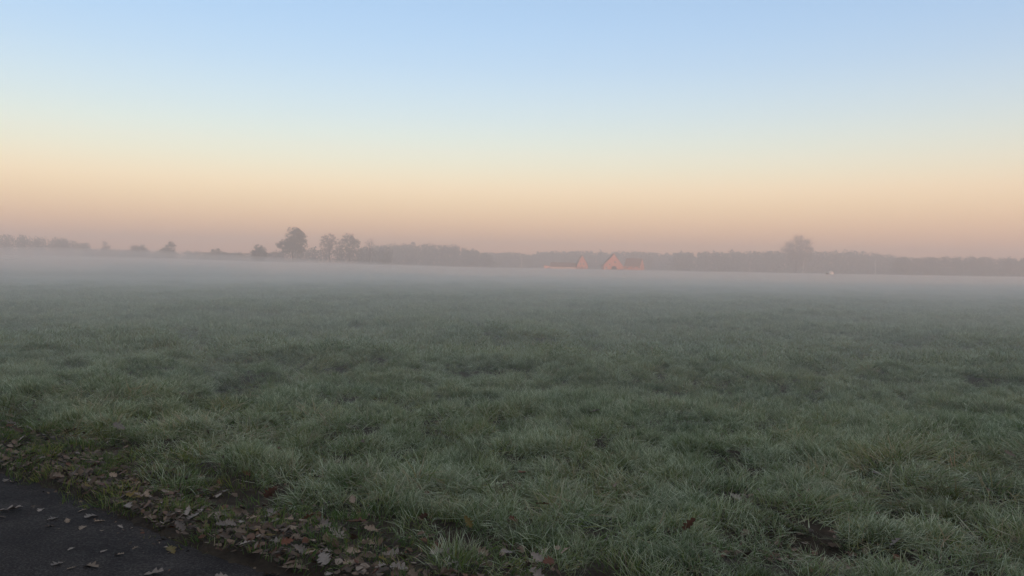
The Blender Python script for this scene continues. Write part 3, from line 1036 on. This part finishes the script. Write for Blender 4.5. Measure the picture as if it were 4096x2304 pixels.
# ------------------------------------------------------------------ fallen leaves
def oak_leaf(name, seed, rounded=False):
    r = random.Random(seed)
    L = 1.0
    st = []
    nst = 12
    nl = r.choice((3, 4, 4))
    ph = r.uniform(-0.4, 0.4)
    for k in range(nst + 1):
        t = k / nst
        if rounded:
            w = w2 = 0.33 * math.sin(math.pi * min(1, t * 0.96 + 0.03)) ** 0.8
        else:
            env = 0.07 + 0.30 * math.sin(math.pi * min(1, t * 0.93 + 0.05) ** 1.15) ** 0.9
            w = env * (0.66 + 0.34 * math.sin(2 * math.pi * nl * t - 1.3))
            w2 = env * (0.66 + 0.34 * math.sin(2 * math.pi * nl * t - 1.3 + ph))
        if k == 0: w = w2 = 0.02
        if k == nst: w = w2 = 0.06
        st.append((t * L - 0.5, w * r.uniform(0.9, 1.1), w2 * r.uniform(0.9, 1.1)))
    c1, c2, tw = r.uniform(-0.5, 0.9), r.uniform(0.1, 0.9), r.uniform(-0.4, 0.4)

    def zf(x, yy):
        return c1 * 0.35 * x * x + c2 * abs(yy) * 0.55 + tw * x * yy + 0.05 * math.sin(9 * x + seed) * abs(yy) * 2 + 0.02
    V, Fc = [], []
    for x, wl_, wr in st:
        for yy in (-wl_, -wl_ * 0.5, 0, wr * 0.5, wr):
            sh = 0.30 * abs(yy)                    # lobes point forward
            V.append((x + sh, yy, zf(x, yy)))
    for k in range(nst):
        for c in range(4):
            a = k * 5 + c
            Fc.append((a, a + 1, a + 6, a + 5))
    b0 = len(V)                                    # stalk
    V += [(-0.5, -0.012, zf(-.5, 0)), (-0.5, 0.012, zf(-.5, 0)), (-0.72, 0.02 + tw * .1, zf(-.5, 0) + 0.05), (-0.72, 0.0 + tw * .1, zf(-.5, 0) + 0.05)]
    Fc.append((b0, b0 + 1, b0 + 2, b0 + 3))
    zmin = min(v[2] for v in V)
    V = [(x, y_, z_ - zmin) for x, y_, z_ in V]
    me = bpy.data.meshes.new(name)
    me.from_pydata(V, [], Fc)
    me.polygons.foreach_set('use_smooth', [True] * len(me.polygons))
    me.update()
    return me


LEAF_MESH = {}
for kind_, m in LEAF_M.items():
    LEAF_MESH[kind_] = []
    for s_ in range(8):
        me = oak_leaf('oak_leaf', s_ * 5 + 1, s_ in (6, 7))
        me.materials.append(m)
        LEAF_MESH[kind_].append(me)

WORD = {'grey': 'pale grey', 'tan': 'pale tan', 'russet': 'russet red', 'brown': 'dark brown', 'yellow': 'yellow'}
LEAVES = []


def leaf(px=None, py=None, kind='grey', size=0.10, place='path', label=None, xy=None, tilt=None, lift=None):
    if xy is None:
        p = ground_px(px, py, 0.0 if place == 'path' else 0.03)
        x, y = p.x, p.y
    else:
        x, y = xy
    r = random.Random(int(x * 9173 + y * 3571))
    if place == 'path' and edist(x, y)[0] > -0.03:
        place = 'verge'
    z = 0.004 if place == 'path' else float(H(np.array([x]), np.array([y]))[0])
    if place == 'path':
        e_ = -edist(x, y)[0]
        z = float(np.interp(e_, [0, 0.12, 0.8, 1.6], [-0.016, -0.010, 0.004, 0.010])) + 0.002
        tl = r.gauss(0, 0.10) if tilt is None else tilt
        lf = 0.0
    else:
        tl = r.gauss(0, 0.45) if tilt is None else tilt
        lf = (0.022 if place == 'verge' else 0.08) if lift is None else lift
    o = bpy.data.objects.new('fallen_leaf', r.choice(LEAF_MESH[kind][:6] if kind != 'yellow' or place == 'path' else LEAF_MESH[kind]))
    COL.objects.link(o)
    o.location = (x, y, z + lf + abs(math.sin(tl)) * size * 0.35)
    o.rotation_euler = (tl, r.gauss(0, 0.12) + tl * 0.5, r.uniform(0, 6.28))
    size *= 0.80
    o.scale = (size, size, size)
    if label:
        tag(o, label, 'leaf')
    else:
        sz = 'small ' if size < 0.072 else ('large ' if size > 0.102 else '')
        po = 'tipped up on edge ' if abs(tl) > 0.6 else ('tilted ' if abs(tl) > 0.3 else 'flat ')
        e_ = float(edist(x, y)[0])
        if place == 'path':
            wh = 'on the asphalt close to its grassy edge' if e_ > -0.22 else ('out on the bare dark asphalt' if e_ < -0.5 else 'on the asphalt a hand from the edge')
        elif place == 'verge':
            wh = 'right at the broken edge of the asphalt' if e_ < 0.12 else ('in the leaf drift along the verge' if e_ < 0.42 else ('in short grass behind the leaf drift' if e_ < 0.8 else 'in longer grass well behind the leaf drift'))
        else:
            wh = {'grass': 'caught among the long grass tussocks', 'hollow': 'lying in the bare muddy hollow'}[place]
        lb = '%s%s%s leaf %s' % (sz, po, WORD[kind], wh)
        tag(o, lb, 'leaf', lb.replace(' leaf ', ' leaves '))
    LEAVES.append((x, y))
    return o


for px_, py_, k_, s_ in [(26, 1918, 'grey', .09), (46, 1926, 'grey', .09), (68, 1918, 'grey', .07), (110, 1926, 'grey', .15), (263, 1964, 'tan', .12), (316, 1988, 'grey', .05),
                         (344, 2020, 'tan', .055), (134, 2027, 'brown', .06), (164, 2038, 'grey', .08), (328, 2040, 'tan', .075), (42, 2044, 'grey', .17), (209, 2075, 'grey', .10),
                         (269, 2081, 'tan', .075), (399, 2081, 'tan', .08), (481, 2103, 'grey', .06), (199, 2104, 'brown', .07), (328, 2110, 'tan', .09),
                         (407, 2119, 'tan', .05), (284, 2197, 'grey', .065), (417, 2202, 'grey', .05), (474, 2218, 'tan', .075), (229, 2260, 'grey', .09), (287, 2276, 'tan', .06),
                         (8, 2069, 'brown', .07), (541, 2189, 'tan', .045), (886, 2302, 'grey', .08), (1076, 2290, 'tan', .09), (615, 2294, 'grey', .12)]:
    leaf(px_, py_, k_, s_, 'path')
leaf(362, 2065, 'grey', .14, 'path', 'largest grey skeletal oak leaf lying flat on the asphalt')
leaf(367, 2267, 'tan', .12, 'path', 'pale curled oak leaf with a raised stalk on the asphalt')
leaf(686, 2198, 'yellow', .11, 'path', 'cream yellow oak leaf lying alone on the asphalt')
leaf(720, 2143, 'grey', .10, 'path'); leaf(778, 2149, 'brown', .11, 'path')
for px_, py_, k_, s_ in [(308, 1912, 'grey', .13), (621, 1889, 'tan', .11), (455, 1973, 'tan', .10), (626, 1993, 'grey', .11), (715, 2026, 'grey', .11), (631, 2028, 'tan', .10),
                         (778, 2079, 'grey', .14), (601, 2076, 'tan', .10), (640, 2078, 'grey', .08), (894, 2119, 'grey', .12), (919, 2195, 'tan', .08), (1078, 2035, 'grey', .11), (1159, 2057, 'tan', .10), (1247, 2040, 'russet', .13),
                         (1195, 2089, 'grey', .11), (1254, 2109, 'grey', .12), (1300, 2106, 'grey', .11), (1486, 2106, 'tan', .11), (1105, 2184, 'grey', .10), (1349, 2145, 'grey', .14),
                         (1342, 2189, 'russet', .13), (1396, 2214, 'tan', .12), (1293, 2214, 'grey', .12), (1137, 2233, 'tan', .09), (1166, 2272, 'tan', .13), (1403, 2263, 'tan', .13), (1200, 2233, 'grey', .11),
                         (1146, 2194, 'russet', .11), (1586, 2220, 'grey', .12), (1757, 2172, 'russet', .13), (1601, 2290, 'grey', .14), (1798, 2245, 'grey', .12), (1803, 2265, 'grey', .10),
                         (1530, 2230, 'yellow', .06), (1505, 2104, 'tan', .12), (870, 2080, 'grey', .09), (960, 2150, 'tan', .10), (990, 2190, 'grey', .11), (1020, 2120, 'brown', .11),
                         (230, 1880, 'tan', .10), (410, 1925, 'tan', .10), (350, 1900, 'brown', .11), (60, 1830, 'grey', .12), (90, 1850, 'tan', .12), (30, 1850, 'tan', .1), (480, 1960, 'brown', .10)]:
    leaf(px_, py_, k_, s_, 'verge')
leaf(510, 1900, 'yellow', .08, 'verge', 'small ochre yellow leaf high up on the verge')
leaf(523, 2003, 'yellow', .09, 'verge', 'bright yellow leaf standing on edge beside the asphalt', tilt=0.6)
leaf(1080, 2152, 'yellow', .08, 'verge', 'dull yellow leaf among grey leaves on the verge')
leaf(1295, 2285, 'grey', .16, 'verge', 'large whitish frosted oak leaf showing its ribs on the verge', lift=.05)
leaf(1083, 1987, 'russet', .14, 'verge', 'russet oak leaf standing upright in the grass by the verge', tilt=1.2, lift=.06)
leaf(1410, 2035, 'tan', .11, 'grass', 'pale pinkish tan oak leaf resting on green tussock', lift=.10)
leaf(1425, 2094, 'russet', .15, 'verge', 'dark red leaf tucked under bent grass blades', lift=.05)
leaf(1415, 2157, 'russet', .11, 'verge', 'orange red leaf pointing up beside a pile of leaves', tilt=0.9)
leaf(2090, 1935, 'russet', .11, 'grass', 'small ragged red brown leaf perched on the frosted tussocks', lift=.17)
leaf(2174, 2084, 'russet', .12, 'grass', 'lobed red brown oak leaf lying open on the green grass', lift=.15, tilt=0.35)
leaf(1873, 2119, 'yellow', .10, 'grass', 'amber leaf upright among grass stems', tilt=1.1, lift=.08)
leaf(2755, 2208, 'russet', .12, 'grass', 'pointed rust orange leaf standing among long green grass', tilt=1.2, lift=.10)
leaf(3190, 2029, 'russet', .11, 'grass', 'dark russet leaf in a dark gap of the long grass', lift=.05)
for px_, py_, k_, s_, l_ in [(1265, 1942, 'brown', .11, .1), (1694, 2104, 'russet', .09, .08), (1873, 2240, 'tan', .11, .07), (2025, 2235, 'grey', .09, .08), (2146, 2260, 'grey', .10, .06),
                             (2192, 2281, 'russet', .12, .05), (2267, 2245, 'tan', .10, .08), (2942, 2008, 'grey', .11, .05), (3217, 1996, 'brown', .10, .06), (3583, 2177, 'grey', .11, .07),
                             (3508, 1902, 'grey', .10, .08), (477, 1773, 'grey', .15, .1), (283, 1773, 'brown', .15, .08), (2830, 2240, 'brown', .11, .05), (2460, 1970, 'tan', .08, .1),
                             (1448, 1812, 'brown', .12, .12), (1350, 1875, 'tan', .10, .1), (2380, 1690, 'grey', .14, .14), (2230, 2200, 'tan', .08, .08), (2310, 2170, 'russet', .10, .06), (3700, 1980, 'brown', .12, .08), (4040, 1860, 'tan', .14, .1), (3960, 1990, 'brown', .11, .08)]:
    leaf(px_, py_, k_, s_, 'grass', lift=l_)
for px_, py_, k_, s_ in [(3320, 2240, 'grey', .10), (3250, 2200, 'tan', .09), (3370, 2262, 'grey', .09), (3290, 2270, 'brown', .11), (3200, 2215, 'brown', .09), (3420, 2230, 'brown', .12), (3300, 2180, 'grey', .08), (3240, 2290, 'russet', .09)]:
    leaf(px_, py_, k_, s_, 'hollow', lift=.01)
# the rest of the drift along the verge
tries = 0
while len(LEAVES) < 299 and tries < 20000:
    tries += 1
    t = random.random()
    k = int(t * 0) + random.randrange(len(Ps))
    p = Ps[k] + N_[k] * (abs(random.gauss(0, 0.45 if random.random() < 0.7 else 0.85)) + 0.03)
    px_ = CX + F_PX * p[0] / max(p[1], 0.1)
    if not (3.7 < p[1] < 8.2 and -80 < px_ < 2300): continue
    if any((p[0] - a) ** 2 + (p[1] - b) ** 2 < 0.055 ** 2 for a, b in LEAVES): continue
    leaf(kind=random.choices(['grey', 'tan', 'brown', 'russet', 'yellow'], [3, 5, 4, 2, 0.5])[0], size=random.uniform(.07, .12), place='verge', xy=(p[0], p[1]), lift=random.uniform(0.01, 0.05))

# crumbled leaf litter between the leaves and in the hollows: too small to count
def litter():
    r = np.random.default_rng(5)
    k = r.integers(0, len(Ps), 26000)
    p = Ps[k] + N_[k] * np.where(r.random(len(k)) < 0.04, -np.abs(r.normal(0, 0.12, len(k))) - 0.02, np.abs(r.normal(0, 0.42, len(k))) + 0.01)[:, None]
    px_ = CX + F_PX * p[:, 0] / np.maximum(p[:, 1], 0.1)
    m = (p[:, 1] > 3.6) & (p[:, 1] < 8.6) & (px_ > -200) & (px_ < 2500)
    p = p[m][:2600]
    h = []
    for c, (sx, sy), d in HOL:
        n_ = int(260 * sx * sy / 0.1)
        h.append(np.stack([c.x + r.normal(0, sx * 0.6, n_), c.y + r.normal(0, sy * 0.6, n_)], 1))
    p = np.concatenate([p] + h)
    ed_ = edist(p[:, 0], p[:, 1])
    z = np.where(ed_ < 0.03, np.interp(-ed_, [0, 0.12, 0.8], [-0.013, -0.007, 0.007]), H(p[:, 0], p[:, 1]) + r.uniform(0.004, 0.045, len(p)))
    cen = np.stack([p[:, 0], p[:, 1], z], 1)
    a = r.uniform(0, 6.283, len(p)); s1 = r.uniform(0.012, 0.034, len(p)); s2 = s1 * r.uniform(0.35, 0.8, len(p))
    s1 = np.where(ed_ < 0.03, s1 * 0.45, s1); s2 = np.where(ed_ < 0.03, s2 * 0.45, s2)
    t1, t2 = r.normal(0, 0.35, len(p)), r.normal(0, 0.35, len(p))
    u = np.stack([np.cos(a), np.sin(a), t1], 1) * s1[:, None]
    w = np.stack([-np.sin(a), np.cos(a), t2], 1) * s2[:, None]
    up = np.array([0, 0, 1.0])
    V = np.stack([cen - u, cen - u * 0.2 - w * 1.1 + up * (s2 * 0.4)[:, None], cen + u * 0.6 - w * 0.7, cen + u, cen + u * 0.3 + w + up * (s2 * 0.3)[:, None], cen - u * 0.5 + w * 0.8], 1).reshape(-1, 3)
    b = np.arange(len(p)) * 6
    Fq = np.concatenate([np.stack([b, b + 1, b + 4, b + 5], 1), np.stack([b + 1, b + 2, b + 3, b + 4], 1)])
    o = obj('leaf_litter', V, Fq, M_litter)
    return tag(o, 'brown crumbled leaf litter strewn over the path verge', 'leaf litter', kind='stuff')


_m, _n, _l, _b = mat('leaf_litter')
_g = _n.new('ShaderNodeNewGeometry')
_r = rampn(_n, _l, _g.outputs['Random Per Island'], [(0.0, (0.030, 0.019, 0.012)), (0.45, (0.085, 0.055, 0.034)), (0.7, (0.15, 0.102, 0.064)), (0.85, (0.10, 0.038, 0.018)), (1.0, (0.24, 0.195, 0.15))])
_l.new(_r.outputs[0], _b.inputs['Base Color'])
_b.inputs['Roughness'].default_value = 0.85
M_litter = _m
litter()

# ------------------------------------------------------------------ mist and haze
def volume(name, colr, dens, g):
    m = bpy.data.materials.new(name)
    m.use_nodes = True
    n, l = m.node_tree.nodes, m.node_tree.links
    n.remove(n['Principled BSDF'])
    v = n.new('ShaderNodeVolumePrincipled')
    v.inputs['Color'].default_value = (*colr, 1)
    v.inputs['Density'].default_value = dens
    v.inputs['Anisotropy'].default_value = g
    l.new(v.outputs[0], n['Material Output'].inputs['Volume'])
    return m


hz = boxp('haze', -1500, 1500, -90, 860, -1.5, 30, None, None)
hz.data.materials.append(volume('haze_air', (0.99, 0.95, 0.91), 0.0024, 0.3))
tag(hz, 'thin pinkish haze filling the air over the meadow', 'haze', kind='stuff')

# shallow ground mist: a closed body whose top swells into a bank on the far side
mx_ = np.concatenate([np.linspace(-700, -60, 40), np.linspace(-50, 50, 21), np.linspace(60, 700, 40)])
my_ = np.concatenate([np.linspace(-10, 100, 45), np.linspace(110, 840, 56)])
MX, MY = np.meshgrid(mx_, my_)
ang_ = MX / np.maximum(MY, 60)
def mist_body(name, top_, dens, label):
    V = np.concatenate([np.stack([MX.ravel(), MY.ravel(), top_.ravel()], 1), np.stack([MX.ravel(), MY.ravel(), np.full(MX.size, -1.2)], 1)])
    o = obj(name, V, np.concatenate([qt, qb, np.array(sd)]), None)
    o.data.materials.append(volume('mist_air', (0.96, 0.905, 0.855), dens, 0.5))
    return tag(o, label, 'mist', kind='stuff')


nx_, ny_ = len(mx_), len(my_)
ii, jj = np.meshgrid(np.arange(ny_ - 1), np.arange(nx_ - 1), indexing='ij')
a_ = (ii * nx_ + jj).ravel()
qt = np.stack([a_, a_ + 1, a_ + nx_ + 1, a_ + nx_], 1)
NN = nx_ * ny_
qb = qt[:, ::-1] + NN
sd = []
for k in range(nx_ - 1):
    sd.append((k, NN + k, NN + k + 1, k + 1))
    b_ = (ny_ - 1) * nx_ + k
    sd.append((b_ + 1, NN + b_ + 1, NN + b_, b_))
for k in range(ny_ - 1):
    b_ = k * nx_
    sd.append((b_ + nx_, NN + b_ + nx_, NN + b_, b_))
    b_ = k * nx_ + nx_ - 1
    sd.append((b_, NN + b_, NN + b_ + nx_, b_ + nx_))
left_ = smooth(0.0, 0.6, -ang_)
swirl = fbm(MX, MY, 70, 3) - 0.5
low_top = -0.25 + 0.95 * smooth(3.5, 14, MY) + 0.35 * smooth(10, 30, MY) + 1.0 * smooth(170, 400, MY) + 0.7 * smooth(8, 25, MY) * (fbm(MX, MY, 24, 3) - 0.5) + (1 - np.exp(-np.maximum(MY - 40, 0) / 160)) * (0.15 + 2.2 * left_ + 0.9 * swirl)
mist_body('ground_mist', low_top, 0.041, 'dense shallow white mist lying on the meadow')
high_top = -0.9 + 2.6 * smooth(70, 130, MY) + smooth(110, 380, MY) * (0.7 + 5.8 * left_ + 1.6 * swirl)
mist_body('mist_bank', high_top, 0.0034, 'thin mist bank swelling round the feet of the far trees')
